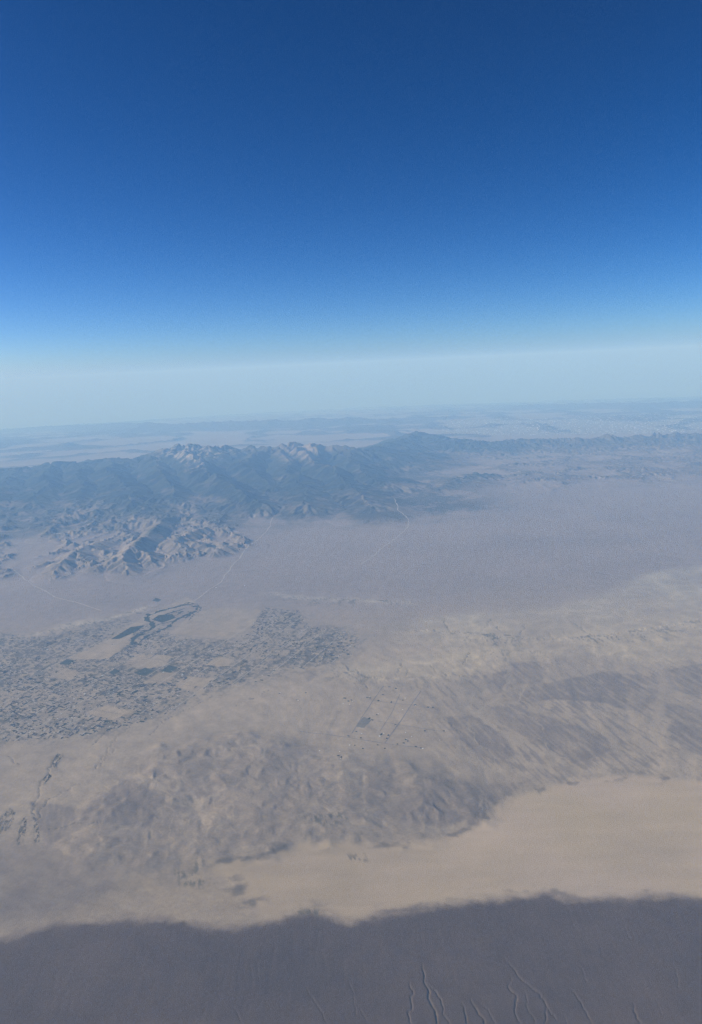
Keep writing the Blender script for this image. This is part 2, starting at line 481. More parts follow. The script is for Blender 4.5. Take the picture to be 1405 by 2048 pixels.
BRUSH = [world_line(p) for p in (
    [(0, 1632), (20, 1615), (32, 1625), (24, 1650), (0, 1672)], [(42, 1640), (54, 1630), (52, 1665), (38, 1690), (32, 1692)], [(66, 1632), (78, 1640), (80, 1685), (70, 1688), (68, 1660)],
    [(104, 1525), (116, 1506), (126, 1512), (110, 1540)], [(82, 1562), (98, 1546), (104, 1552), (90, 1568)], [(960, 1268), (985, 1266), (1000, 1276), (985, 1282)],
    [(600, 1640), (690, 1632), (700, 1650), (650, 1660)], [(390, 1722), (410, 1714), (400, 1745), (384, 1748)], [(350, 1742), (420, 1755), (400, 1775), (360, 1768)], [(690, 1710), (730, 1708), (735, 1722), (700, 1722)],
    [(590, 1820), (640, 1818), (650, 1832), (600, 1832)])]
CITY = world_line([(880, 868), (900, 842), (1050, 838), (1250, 832), (1450, 832), (1450, 862), (1250, 868), (1050, 872)])
GA = math.radians(67)
FACE_NAMES = ['ground', 'dry_lake', 'alluvial_fan', 'low_hills', 'foothills', 'mountain_range', 'far_mountains']


def mix(c, t, m):
    return c + (np.asarray(t, np.float32) - c) * np.asarray(m, np.float32)[..., None]


def ground_albedo(x, y, h):
    x, y, h = (np.asarray(v, np.float32) for v in (x, y, h))
    c = np.empty(x.shape + (3,))
    region = np.zeros(x.shape, int)
    near = y < 42000
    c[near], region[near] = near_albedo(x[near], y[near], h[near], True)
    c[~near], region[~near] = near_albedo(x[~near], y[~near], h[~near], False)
    return c, region


def near_albedo(x, y, h, close):
    c = np.empty(x.shape + (3,), np.float32)
    c[:] = (0.32, 0.272, 0.225)
    n1 = fbm(x, y, 2600, 5, 401)
    n2 = fbm(x, y, 420, 4, 402)
    n3 = fbm(x, y, 7000, 3, 403)
    wx, wy = x + fbm(x, y, 700, 4, 404) * 170, y + fbm(x, y, 700, 4, 405) * 170
    sx, sy = x + fbm(x, y, 260, 3, 406) * 60, y + fbm(x, y, 260, 3, 407) * 60
    r = np.hypot(x, y)
    # bajada in front of the range: greyer and darker with brush
    baj = sstep(24500, 34500, y - 0.05 * x + n1 * 1500 + n3 * 900) * sstep(-14000, -3000, x + 0.2 * y + 5000)
    c = mix(c, (0.285, 0.232, 0.198), baj)
    ang = math.radians(14)
    ux, uy = x * math.cos(ang) - y * math.sin(ang), x * math.sin(ang) + y * math.cos(ang)
    streak = fbm(ux / 260, uy / 4200, 1, 4, 411)
    c *= (1 + streak * 0.06 * baj)[..., None]
    c *= (1 + n1 * 0.09 + n2 * 0.07 + n3 * 0.08)[..., None]
    lh = pl = fn = np.zeros(x.shape, np.float32)
    if close:
        # pale badland benches on the right and in the centre
        bench = poly_mask(wx, wy, world_line([(770, 1265), (830, 1240), (960, 1225), (1120, 1215), (1230, 1180), (1300, 1145), (1500, 1120), (1500, 1330), (1300, 1330), (1150, 1310), (1000, 1330), (960, 1352), (700, 1356), (690, 1335), (810, 1315), (900, 1300), (830, 1280)]), 500)
        tex = ridged(x, y, 900, 4, 421) - 0.35
        c = mix(c, np.stack([0.375 + tex * 0.15, 0.325 + tex * 0.13, 0.26 + tex * 0.09], -1), bench * np.clip(0.75 + n1 * 0.7, 0, 1))
        for P, hs, teeth in SCARPS:
            d, sd, al = line_dist(x, y, P, 1600)
            m = d < 1600
            if m.any():
                s = d[m] * sd[m] + ridged(x[m], y[m], teeth, 3, 81) * teeth * 0.55 - teeth * 0.15
                end = sstep(0, 0.8, al[m]) * sstep(0, 0.8, len(P) - 1 - al[m])
                k = end * np.exp(-((s - 90) / 300.0) ** 2) * np.clip(0.68 + 1.0 * n2[m] + 0.7 * n1[m], 0, 1) * 0.95
                c[m] = mix(c[m], (0.42, 0.365, 0.295), k)
                vein = sstep(0.90, 0.975, 1 - np.abs(perlin(al[m] * 6.0 + n2[m] * 0.9, s / 2400, 487))) * sstep(-150, 0, s) * (1 - sstep(500, 1500, s)) * end
                c[m] = mix(c[m], (0.12, 0.11, 0.092), vein * np.clip(0.6 + n1[m], 0.15, 0.8))
        # low hills
        lh = poly_mask(wx + n1 * 500, wy + n3 * 400, LOW_HILLS, 1100)
        c = mix(c, np.stack([0.205 + n1 * 0.06, 0.175 + n1 * 0.05, 0.155 + n1 * 0.045], -1) * (1 + 0.14 * n2)[..., None], lh * 0.68)
        vein = ridged(wx, wy, 1300, 4, 431)
        c = mix(c, (0.30, 0.26, 0.215), lh * sstep(0.62, 0.85, vein) * 0.6)
        fold = sstep(12000, 13500, y) * (1 - sstep(25000, 29000, y))
        a_ = fold > 0.01
        dr = np.zeros(x.shape, np.float32)
        dr[a_] = drain(x[a_], y[a_])
        c = c * (1 - fold * (0.06 * dr * np.clip(0.8 + n1, 0.3, 1.3) - 0.04 * n2))[..., None]
        vx, vy = x * 0.9 + y * 0.44 + fbm(x, y, 900, 3, 88) * 420, y * 0.9 - x * 0.44 + fbm(x, y, 900, 3, 89) * 420
        thread = np.maximum(sstep(0.90, 0.985, 1 - np.abs(perlin(vx / 520, vy / 1500, 485))), 0.7 * sstep(0.90, 0.98, 1 - np.abs(perlin(vx / 230, vy / 800, 486))))
        c = mix(c, (0.37, 0.315, 0.255), thread * fold * np.clip(0.3 + n1 * 0.9, 0.0, 0.6))
        # desert pavement, darker and smooth, with pale washes between
        pv = np.zeros(x.shape)
        for P in PAVEMENT:
            pv = np.maximum(pv, poly_mask(wx * 0.45 + sx * 0.55, wy * 0.45 + sy * 0.55, P, 70))
        fl = fbm(x / 130 + y / 420, y / 900 - x / 1500, 1, 4, 441)
        c = mix(c, (0.178, 0.153, 0.140), pv * np.clip(0.6 + 0.6 * fl + 0.5 * n1, 0, 0.85))
        mid = sstep(14500, 17500, y) * (1 - sstep(22000, 25000, y)) * sstep(500, 3500, x) * (1 - pv)
        c = mix(c, (0.20, 0.172, 0.155), mid * sstep(0.05, 0.5, fl + n1 * 0.5) * 0.7)
        for P, w in WASHES:
            d, _, _ = line_dist(wx * 1.1 - x * 0.1, wy * 1.1 - y * 0.1, P, w * 5 + 300)
            c = mix(c, (0.34, 0.292, 0.24), sstep(w * 1.6, w * 0.3, d) * np.clip(0.7 + n2 * 0.7 + n1 * 0.4, 0.2, 0.9))
        dull = poly_mask(wx, wy, world_line([(-200, 1640), (60, 1690), (240, 1720), (330, 1745), (240, 1790), (200, 1826), (60, 1850), (-200, 1900)]), 700)
        c = mix(c, np.stack([0.185 + n2 * 0.03, 0.158 + n2 * 0.03, 0.142 + n2 * 0.025], -1), dull * np.clip(0.75 + n1 * 0.6, 0, 0.9))
        # dry lake
        pl = poly_mask(sx + fbm(x, y, 130, 2, 410) * 50, sy, PLAYA, 130)
        pl2 = poly_mask(wx, wy, PLAYA_L, 160) * np.clip(0.7 + n2 * 1.3, 0, 1)
        rings = poly_mask(wx, wy, PLAYA, 900)
        pale = np.stack([0.385 + n3 * 0.05, 0.320 + n3 * 0.035, 0.254 + n1 * 0.025], -1) * (1 + 0.10 * fbm(x / 4, y, 420, 4, 451) + 0.07 * n1 - 0.05 * np.sin(rings * 26 + n1 * 3) * (1 - rings) + 0.05 * (rings - 0.7) + 0.15 * sstep(-3000, 4500, x) - 0.09)[..., None]
        c = mix(c, pale * 0.84, pl2 * 0.62)
        c = mix(c, pale, pl)
        rim = poly_mask(sx, sy, PLAYA, 420)
        spots = fbm(x / 1.7, y, 330, 4, 453)
        c = mix(c, (0.13, 0.115, 0.10), (rim * (1 - rim) * 4) * sstep(0.22, 0.5, spots) * 0.65)
        shore = poly_mask(sx, sy, PLAYA, 170)
        c = mix(c, (0.12, 0.108, 0.096), (shore * (1 - shore) * 4) * sstep(-0.15, 0.3, spots) * 0.7 * (1 - sstep(1200, 2600, x)) * sstep(-4200, -3200, x) * (y > 12300))
        # dark varnished fan in the foreground
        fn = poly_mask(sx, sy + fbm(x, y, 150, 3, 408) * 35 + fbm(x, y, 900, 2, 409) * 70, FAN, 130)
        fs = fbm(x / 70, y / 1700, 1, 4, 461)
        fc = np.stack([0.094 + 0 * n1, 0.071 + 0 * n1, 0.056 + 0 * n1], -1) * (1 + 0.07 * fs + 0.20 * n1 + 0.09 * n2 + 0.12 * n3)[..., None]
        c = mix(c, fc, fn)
        far_rim = poly_mask(sx, sy, FAN, 260)
        c = mix(c, (0.20, 0.165, 0.145), (far_rim * (1 - far_rim) * 4) * np.clip(0.35 + spots, 0, 0.7) * (1 - 0.6 * fn))
        cs = fbm(x, y, 260, 3, 9) * 60
        for P, w, dep in CHANNELS:
            d, _, al = line_dist(x + cs, y, P, w * 3 + 70)
            c = mix(c, (0.17, 0.135, 0.105), sstep(w * 0.9, w * 0.3, d) * min(1.0, dep / 14.0) * 0.7 * sstep(0, 1.2, al))
        # town soil: lots of differing tone on the street grid
        tn = poly_mask(wx + n1 * 500 + fbm(x, y, 1200, 3, 472) * 400, wy + n3 * 300 + fbm(x, y, 1200, 3, 473) * 400, TOWN, 850)
        gx, gy = x * math.cos(GA) + y * math.sin(GA), -x * math.sin(GA) + y * math.cos(GA)
        lot = _hash(np.floor(gx / 210), np.floor(gy / 130), 5) * 0.6 + _hash(np.floor(gx / 420), np.floor(gy / 800), 6) * 0.4
        c = mix(c, np.stack([0.20 + lot * 0.15, 0.178 + lot * 0.118, 0.155 + lot * 0.09], -1), tn * 0.85)
        yard = sstep(0.02, 0.30, np.maximum(fbm(gx / 2.4, gy, 150, 3, 471), fbm(gx, gy / 2.4, 130, 3, 474) - 0.05) + 0.55 * n1 - 0.10)
        c = mix(c, (0.060, 0.064, 0.050), tn * yard * 0.68)
        for k, P in enumerate(PALE_FIELDS):
            m = poly_mask(x + n2 * 30, y + n2 * 30, P, 45)
            furrow = fbm(gx / 9, gy, 160, 3, 475)[..., None] * 0.10 + (_hash(np.floor(gx / 400), np.floor(gy / 400), 9)[..., None] - 0.5) * 0.16
            c = mix(c, np.array((0.35, 0.29, 0.225)) * (1 + furrow + 0.06 * ((k * 37) % 5 - 2) / 2), m * (0.9 if k < 2 else 0.7))
        # brush
        bm = np.zeros(x.shape)
        for P in BRUSH:
            bm = np.maximum(bm, poly_mask(sx, sy, P, 110))
        c = mix(c, (0.075, 0.078, 0.06), bm * sstep(-0.15, 0.35, fbm(x / 0.6 + y * 0.3, y / 1.6, 140, 3, 481)) * 0.7)
        for P, w in GULLIES:
            d, _, _ = line_dist(x + fbm(x, y, 240, 3, 9) * 80, y + fbm(x, y, 240, 3, 10) * 80, P, w * 4 + 90)
            c = mix(c, (0.11, 0.10, 0.08), sstep(w * 1.1, w * 0.3, d) * np.clip(0.55 + n2 * 0.8, 0, 0.8))
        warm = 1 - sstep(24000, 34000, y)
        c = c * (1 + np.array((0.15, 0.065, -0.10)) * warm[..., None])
    # mountains
    b = bajada(x, y)
    m = h - b
    mt = sstep(25, 120, m) * (y > 31000)
    zone = np.maximum(poly_mask(x, y, FOOT_ZONE, 700), poly_mask(x, y, FOOT_ZONE_L, 700))
    rock = np.stack([0.245 + n2 * 0.06, 0.20 + n2 * 0.05, 0.155 + n2 * 0.04], -1) * (0.72 + 0.28 * zone)[..., None]
    c = mix(c, rock, mt)
    wood = sstep(620, 1000, h + n1 * 330 + n2 * 160) * (y > 36000) * (y < 102000)
    wood = np.maximum(wood, 0.8 * sstep(45000, 51000, y + n1 * 3000) * (y < 97000) * (1 - sstep(6000, 13000, x)) * sstep(-0.5, 0.1, n1 + n2 * 0.5))
    bare = sstep(0.25, 0.6, fbm(x, y, 1700, 4, 491)) * (1 - 0.5 * sstep(1300, 1700, h))
    c = mix(c, (0.027, 0.036, 0.025), wood * (1 - 0.5 * bare) * (1 - 0.45 * sstep(14000, 26000, x)) * np.clip(0.95 + n2 * 0.3, 0, 1))
    c = mix(c, (0.36, 0.31, 0.25), sstep(0.3, 0.62, ridged(x, y, 900, 3, 495) + 0.2 * n2) * sstep(2000, 2450, h + n2 * 420 + n1 * 150) * (y < 102000) * np.exp(-((x + 15500) / 5600.0) ** 2))
    c = mix(c, (0.27, 0.22, 0.175), sstep(1750, 2150, h + n2 * 200) * (y < 102000) * np.exp(-((x + 4200) / 3300.0) ** 2) * 0.8)
    # far valleys and the city
    fv = sstep(93000, 103000, y) * (1 - mt)
    c = mix(c, np.stack([0.28 + 0.05 * n3, 0.235 + 0.04 * n3, 0.20 + 0.03 * n3], -1), fv)
    ct = poly_mask(x + n1 * 3000, y + n1 * 3000, CITY, 3000)
    c = mix(c, np.stack([0.26 + n2 * 0.16, 0.25 + n2 * 0.15, 0.22 + n2 * 0.13], -1), ct * 0.9)
    fm = mt * (y > 102000)
    c = mix(c, (0.065, 0.062, 0.055), fm * 0.85)
    region = np.zeros(x.shape, int)
    region[lh > 0.5] = 3
    region[pl > 0.5] = 1
    region[fn > 0.5] = 2
    region[mt > 0.5] = 5
    region[(mt > 0.5) & (zone > 0.45)] = 4
    region[(mt > 0.5) & (y > 102000)] = 6
    return np.clip(c, 0.012, 0.7), region


# ------------------------------------------------------------------ materials
def material(name, rough=0.95):
    m = bpy.data.materials.new(name)
    m.use_nodes = True
    b = m.node_tree.nodes['Principled BSDF']
    b.inputs['Roughness'].default_value = rough
    b.inputs['Specular IOR Level'].default_value = 0.05
    return m, m.node_tree.nodes, m.node_tree.links, b


def soil_material(name, scales, amount):
    """Surface colour carried by the mesh, broken up by procedural grain in metres."""
    m, n, l, b = material(name)
    a = n.new('ShaderNodeAttribute')
    a.attribute_name = 'soil_colour'
    tc = n.new('ShaderNodeTexCoord')
    last = a.outputs['Color']
    for k, (wave, amt) in enumerate(zip(scales, amount)):
        t = n.new('ShaderNodeTexNoise')
        t.inputs['Scale'].default_value = 1.0 / wave
        t.inputs['Detail'].default_value = 3.0
        t.inputs['Roughness'].default_value = 0.6
        l.new(tc.outputs['Object'], t.inputs['Vector'])
        r = n.new('ShaderNodeMapRange')
        r.inputs['From Min'].default_value = 0.25
        r.inputs['From Max'].default_value = 0.75
        r.inputs['To Min'].default_value = 1 - amt
        r.inputs['To Max'].default_value = 1 + amt
        l.new(t.outputs[0], r.inputs['Value'])
        x = n.new('ShaderNodeVectorMath')
        x.operation = 'SCALE'
        l.new(last, x.inputs[0])
        l.new(r.outputs[0], x.inputs['Scale'])
        last = x.outputs[0]
    l.new(last, b.inputs['Base Color'])
    return m


def plain_material(name, c, var=0.15, wave=20.0, rough=0.9):
    m, n, l, b = material(name, rough)
    t = n.new('ShaderNodeTexNoise')
    t.inputs['Scale'].default_value = 1.0 / wave
    t.inputs['Detail'].default_value = 3.0
    tc = n.new('ShaderNodeTexCoord')
    l.new(tc.outputs['Object'], t.inputs['Vector'])
    r = n.new('ShaderNodeMix')
    r.data_type = 'RGBA'
    r.inputs[6].default_value = (*[v * (1 - var) for v in c], 1)
    r.inputs[7].default_value = (*[min(v * (1 + var), 0.9) for v in c], 1)
    l.new(t.outputs[0], r.inputs[0])
    l.new(r.outputs[2], b.inputs['Base Color'])
    return m


SOIL = {'ground': soil_material('desert_soil', (320, 70), (0.10, 0.11)), 'dry_lake': soil_material('playa_clay', (500, 70), (0.03, 0.04)), 'alluvial_fan': soil_material('varnished_gravel', (260, 40), (0.08, 0.14)),
        'low_hills': soil_material('hill_gravel', (260, 55), (0.12, 0.14)), 'foothills': soil_material('foothill_rock', (500, 110), (0.10, 0.12)),
        'mountain_range': soil_material('forest_and_limestone', (700, 160), (0.14, 0.22)), 'far_mountains': soil_material('far_rock', (3000, 800), (0.1, 0.1))}
LABEL = {'ground': 'pale desert valley floor and grey bajada running back to the mountains', 'dry_lake': 'smooth pale tan dry lake bed in the foreground', 'alluvial_fan': 'dark varnished gravel fan along the bottom of the view',
         'low_hills': 'soft grey brown low hills between dry lake and town', 'foothills': 'rugged tan foothills with sharp blue shadows', 'mountain_range': 'long forested mountain range with pale limestone summit',
         'far_mountains': 'hazy blue desert mountains beyond the range'}


# ------------------------------------------------------------------ the ground sheet, one curved sheet split by kind of land
def radii():
    r, out = 7300.0, [5.0, 1500.0, 3000.0, 4200.0, 5200.0, 6000.0, 6700.0]
    step = math.radians(0.0764)
    while r < 352000:
        out.append(r)
        dep = math.atan2(CAM_H, r)
        d = r / math.tan(max(dep - step, 1e-4)) * math.tan(dep) - r if dep > step * 1.5 else 1e9
        cap = 1e9 if r < 33000 else 95 if r < 66000 else 150 if r < 99000 else 650 if r < 190000 else 3000
        if d < 0:
            d = 1e9
        r += min(d, cap)
    return np.array(out + [352000.0])


def azimuths():
    fine = np.arange(-33.5, 33.5001, 0.0685)
    rest = np.concatenate([np.arange(34.0, 45, 0.6), np.arange(46.0, 314.0, 4.0), np.arange(314.5, 326.0, 0.6)])
    return np.radians(np.concatenate([fine, rest]))


RR, AZ = radii(), azimuths()
NR, NA = len(RR), len(AZ)
gx = (RR[:, None] * np.sin(AZ)[None]).ravel()
gy = (RR[:, None] * np.cos(AZ)[None]).ravel()
import time
_t = time.time()
gh = height(gx, gy)
print('height', time.time() - _t)
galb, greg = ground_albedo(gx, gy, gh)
gz = gh - drop(gx, gy)
print('albedo', time.time() - _t)
ii = (np.arange(NR - 1)[:, None] * NA + np.arange(NA)[None])
jj = np.roll(ii, -1, axis=1)
quads = np.stack([ii, jj, jj + NA, ii + NA], -1).reshape(-1, 4)[:, ::-1]
qreg = greg[quads[:, 3]]


def mesh_object(name, V, F, mat, colours=None, parent=None):
    me = bpy.data.meshes.new(name)
    V = np.ascontiguousarray(V, np.float32)
    F = np.ascontiguousarray(F, np.int32)
    k = F.shape[1]
    me.vertices.add(len(V))
    me.vertices.foreach_set('co', V.ravel())
    me.loops.add(F.size)
    me.loops.foreach_set('vertex_index', F.ravel())
    me.polygons.add(len(F))
    me.polygons.foreach_set('loop_start', np.arange(len(F), dtype=np.int32) * k)
    me.update(calc_edges=True)
    if colours is not None:
        at_ = me.attributes.new('soil_colour', 'FLOAT_COLOR', 'POINT')
        at_.data.foreach_set('color', np.ascontiguousarray(np.concatenate([colours, np.ones((len(colours), 1))], 1), np.float32).ravel())
    if mat is not None:
        me.materials.append(mat)
    o = bpy.data.objects.new(name, me)
    col.objects.link(o)
    o.parent = parent
    return o


def tag(o, label, category=None, group=None, kind=None):
    o['label'] = label
    if category:
        o['category'] = category
    if group:
        o['group'] = group
    if kind:
        o['kind'] = kind
    return o


GV = np.stack([gx, gy, gz], -1)
for k, nm in enumerate(FACE_NAMES):
    f = quads[qreg == k]
    if not len(f):
        continue
    used, inv = np.unique(f, return_inverse=True)
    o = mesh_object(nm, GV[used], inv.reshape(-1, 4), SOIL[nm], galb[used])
    tag(o, LABEL[nm], 'terrain', kind='structure')
print('ground', NR, NA, len(quads))


# ------------------------------------------------------------------ things lying and standing on the ground
GZ = gz.reshape(NR, NA)
NF = int(np.sum(AZ < math.radians(33.6)))


def ground_z(x, y):
    """Height of the built ground sheet (inside the fine sector)."""
    x, y = np.asarray(x, float), np.asarray(y, float)
    r, a = np.hypot(x, y), np.arctan2(x, y)
    i = np.clip(np.searchsorted(RR, r) - 1, 0, NR - 2)
    ja = np.clip((a - AZ[0]) / (AZ[1] - AZ[0]), 0, NF - 1.001)
    j = ja.astype(int)
    u, v = (r - RR[i]) / (RR[i + 1] - RR[i]), ja - j
    return (GZ[i, j] * (1 - v) + GZ[i, j + 1] * v) * (1 - u) + (GZ[i + 1, j] * (1 - v) + GZ[i + 1, j + 1] * v) * u


def resample(P, step, wiggle=0.0):
    out = []
    for a, b in zip(P[:-1], P[1:]):
        n = max(1, int(np.hypot(*(b - a)) / step))
        out += [a + (b - a) * k / n for k in range(n)]
    Q = np.array(out + [P[-1]])
    for _ in range(6):
        Q[1:-1] = (Q[:-2] + 2 * Q[1:-1] + Q[2:]) / 4
    if wiggle:
        Q = Q + np.stack([fbm(Q[:, 0], Q[:, 1], 1200, 3, 601), fbm(Q[:, 0], Q[:, 1], 1200, 3, 602)], -1) * wiggle
    return Q


def ribbon(name, pts, width, mat, label, lift=3.0, step=60.0, wiggle=0.0, category='road'):
    Q = resample(world_line(pts), step, wiggle)
    T = np.gradient(Q, axis=0)
    T /= np.maximum(np.hypot(T[:, 0], T[:, 1]), 1e-6)[:, None]
    N = np.stack([-T[:, 1], T[:, 0]], -1) * width / 2 * (1 + 0.6 * fbm(Q[:, 0], Q[:, 1], 700, 3, 603))[:, None]
    L, M, Rr = Q + N, Q, Q - N
    V = np.concatenate([np.column_stack([p, ground_z(p[:, 0], p[:, 1]) + lift]) for p in (L, M, Rr)])
    n = len(Q)
    k = np.arange(n - 1)
    F = np.concatenate([np.stack([k, k + n, k + n + 1, k + 1], -1), np.stack([k + n, k + 2 * n, k + 2 * n + 1, k + n + 1], -1)])
    return tag(mesh_object(name, V, F, mat), label, category, kind='structure')


def sheet(name, inside, lo, hi, mat, lift, step=24.0, ang=GA, parent=None):
    """A draped sheet of small cells wherever inside(x, y) holds."""
    c, s = math.cos(ang), math.sin(ang)
    corners = np.array([(lo[0], lo[1]), (lo[0], hi[1]), (hi[0], lo[1]), (hi[0], hi[1])])
    uu, vv = corners @ np.array([c, s]), corners @ np.array([-s, c])
    U, W = np.meshgrid(np.arange(uu.min(), uu.max() + step, step), np.arange(vv.min(), vv.max() + step, step), indexing='ij')
    X, Y = U * c - W * s, U * s + W * c
    cx, cy = (X[:-1, :-1] + X[1:, 1:]) / 2, (Y[:-1, :-1] + Y[1:, 1:]) / 2
    ok = inside(cx.ravel(), cy.ravel())
    idx = np.arange(X.size).reshape(X.shape)
    F = np.stack([idx[:-1, :-1], idx[1:, :-1], idx[1:, 1:], idx[:-1, 1:]], -1).reshape(-1, 4)[ok]
    if not len(F):
        return None
    used, inv = np.unique(F, return_inverse=True)
    x, y = X.ravel()[used], Y.ravel()[used]
    return mesh_object(name, np.stack([x, y, ground_z(x, y) + lift], -1), inv.reshape(-1, 4), mat, parent=parent)


def field(pts, mat, label, lift=1.2, name='crop_field', category='field', group=None):
    P = world_line(pts)
    o = sheet(name, lambda x, y: poly_mask(x, y, P, 1.0) > 0.5, P.min(0), P.max(0), mat, lift)
    if o:
        tag(o, label, category, group)


M_ROAD = plain_material('pale_road', (0.43, 0.375, 0.31), 0.2, 300)
M_DIRT = plain_material('graded_dirt', (0.225, 0.195, 0.17), 0.2, 120)
M_TURF = plain_material('irrigated_turf', (0.060, 0.068, 0.046), 0.3, 70)
M_CROP = plain_material('alfalfa', (0.072, 0.080, 0.055), 0.35, 90)
M_STUB = plain_material('stubble', (0.20, 0.178, 0.145), 0.3, 90)
M_LEAF = [plain_material('cottonwood_leaf', (0.050, 0.062, 0.036), 0.3, 9), plain_material('mesquite_leaf', (0.070, 0.076, 0.050), 0.3, 9)]
M_ROOF = [plain_material('white_roof', (0.72, 0.71, 0.68), 0.08, 5, 0.6), plain_material('tan_roof', (0.42, 0.36, 0.30), 0.1, 5, 0.8), plain_material('grey_roof', (0.26, 0.25, 0.25), 0.1, 5, 0.8)]
M_WALL = plain_material('stucco', (0.48, 0.42, 0.35), 0.1, 5)

ribbon('highway', [(545, 1040, 260), (538, 1060, 220), (520, 1078, 160), (492, 1100, 110), (470, 1128, 60), (440, 1165, 20), (415, 1184), (388, 1202)], 58, M_ROAD, 'pale highway curving down from the range to the golf course', 5, wiggle=90)
ribbon('highway', [(788, 1004, 330), (794, 1014, 300), (798, 1027, 270), (818, 1042, 230), (817, 1056, 200), (790, 1078, 140), (765, 1096, 100), (735, 1122, 50), (716, 1132, 40)], 62, M_ROAD, 'pale highway with a sharp bend below the forested ridge', 5, wiggle=90)
ribbon('highway', [(25, 1142), (60, 1168), (110, 1195), (150, 1205), (205, 1222)], 52, M_ROAD, 'pale straight road left of the town bluffs', 5, wiggle=60)
ribbon('dirt_road', [(-40, 1308), (45, 1314), (150, 1318), (250, 1322), (300, 1318), (352, 1274)], 40, M_DIRT, 'dark straight street crossing the upper part of the town', 2)
ribbon('dirt_road', [(842, 1384), (812, 1428), (780, 1472), (770, 1486)], 26, M_DIRT, 'long straight dirt road slanting through the gridded settlement', 2)
ribbon('dirt_road', [(768, 1372), (745, 1405), (722, 1438), (704, 1466)], 22, M_DIRT, 'dirt road on the left side of the gridded settlement', 2)
ribbon('dirt_road', [(600, 1462), (660, 1468), (720, 1478), (790, 1490), (850, 1496)], 22, M_DIRT, 'thin dirt road along the near side of the gridded settlement', 2)
ribbon('dirt_road', [(735, 1400), (770, 1406), (830, 1413), (878, 1420)], 18, M_DIRT, 'thin dirt road along the far side of the gridded settlement', 2)
ribbon('dirt_road', [(755, 1442), (790, 1448), (850, 1458), (895, 1463)], 18, M_DIRT, 'thin dirt road across the middle of the gridded settlement', 2)
ribbon('dirt_road', [(800, 1390), (785, 1425), (760, 1462)], 16, M_DIRT, 'faint dirt road in the centre of the gridded settlement', 2)

c_, s_ = math.cos(GA), math.sin(GA)
TB = TOWN @ np.array([[c_, -s_], [s_, c_]])
for axis in (0, 1):
    for v_ in np.arange(TB[:, 1 - axis].min() + 300, TB[:, 1 - axis].max(), 805.0):
        t_ = np.arange(TB[:, axis].min(), TB[:, axis].max(), 40.0)
        g_ = np.stack([t_, np.full(t_.shape, v_)] if axis == 0 else [np.full(t_.shape, v_), t_], -1)
        w_ = np.stack([g_[:, 0] * c_ - g_[:, 1] * s_, g_[:, 0] * s_ + g_[:, 1] * c_], -1)
        ok_ = (poly_mask(w_[:, 0], w_[:, 1], TOWN, 50) > 0.5) & (np.abs(np.arctan2(w_[:, 0], w_[:, 1])) < 0.58)
        run = np.flatnonzero(ok_)
        if len(run) < 25:
            continue
        w_ = w_[run[0]:run[-1] + 1]
        n_ = np.array([-s_, c_] if axis == 0 else [c_, s_]) * (11 if axis == 0 else 8)
        V = np.concatenate([np.column_stack([p_, ground_z(p_[:, 0], p_[:, 1]) + 1.0]) for p_ in (w_ + n_, w_ - n_)])
        k_ = np.arange(len(w_) - 1)
        tag(mesh_object('street', V, np.stack([k_, k_ + len(w_), k_ + len(w_) + 1, k_ + 1], -1), M_ROAD if axis == 0 else M_DIRT), 'straight street of the town grid', 'street', 'streets of the town grid', 'structure')

# golf course
golf = bpy.data.objects.new('golf_course', None)
col.objects.link(golf)
tag(golf, 'winding dark green golf course beside the big bare tan field', 'golf course')
for pts, w in (([(266, 1288), (268, 1276), (286, 1266), (304, 1258), (308, 1250), (298, 1243), (292, 1238), (300, 1230)], 75), ([(280, 1284), (292, 1274), (316, 1264), (338, 1254), (346, 1244), (366, 1234), (384, 1224)], 62),
               ([(292, 1236), (318, 1224), (346, 1216), (372, 1210), (384, 1210)], 62), ([(318, 1234), (345, 1226), (372, 1216)], 50), ([(384, 1212), (398, 1214), (388, 1224), (372, 1236)], 42), ([(392, 1210), (404, 1214), (396, 1226)], 30),
               ([(300, 1246), (320, 1238), (350, 1232), (364, 1224)], 34), ([(376, 1205), (394, 1208), (403, 1216)], 26), ([(378, 1222), (390, 1230), (380, 1240)], 26),
               ([(330, 1222), (352, 1213), (376, 1206)], 30), ([(310, 1252), (330, 1246), (356, 1240)], 28), ([(345, 1222), (366, 1228)], 30)):
    w *= 1.3
    P = world_line(pts)
    sheet('fairway', lambda x, y: line_dist(x + fbm(x, y, 260, 3, 611) * 110, y + fbm(x, y, 260, 3, 612) * 110, P, 400)[0] < w * (0.75 + 0.9 * fbm(x, y, 330, 3, 613)), P.min(0) - 200, P.max(0) + 200, M_TURF, 1.4 + 0.25 * w / 10, 20, parent=golf)
for pts in ([(222, 1279), (262, 1255), (290, 1251), (276, 1262), (240, 1278)], [(305, 1240), (318, 1231), (345, 1229), (352, 1236), (325, 1246)]):
    P = world_line(pts)
    sheet('turf', lambda x, y: poly_mask(x, y, P, 1) > 0.5, P.min(0), P.max(0), M_TURF, 1.2, 24, parent=golf)

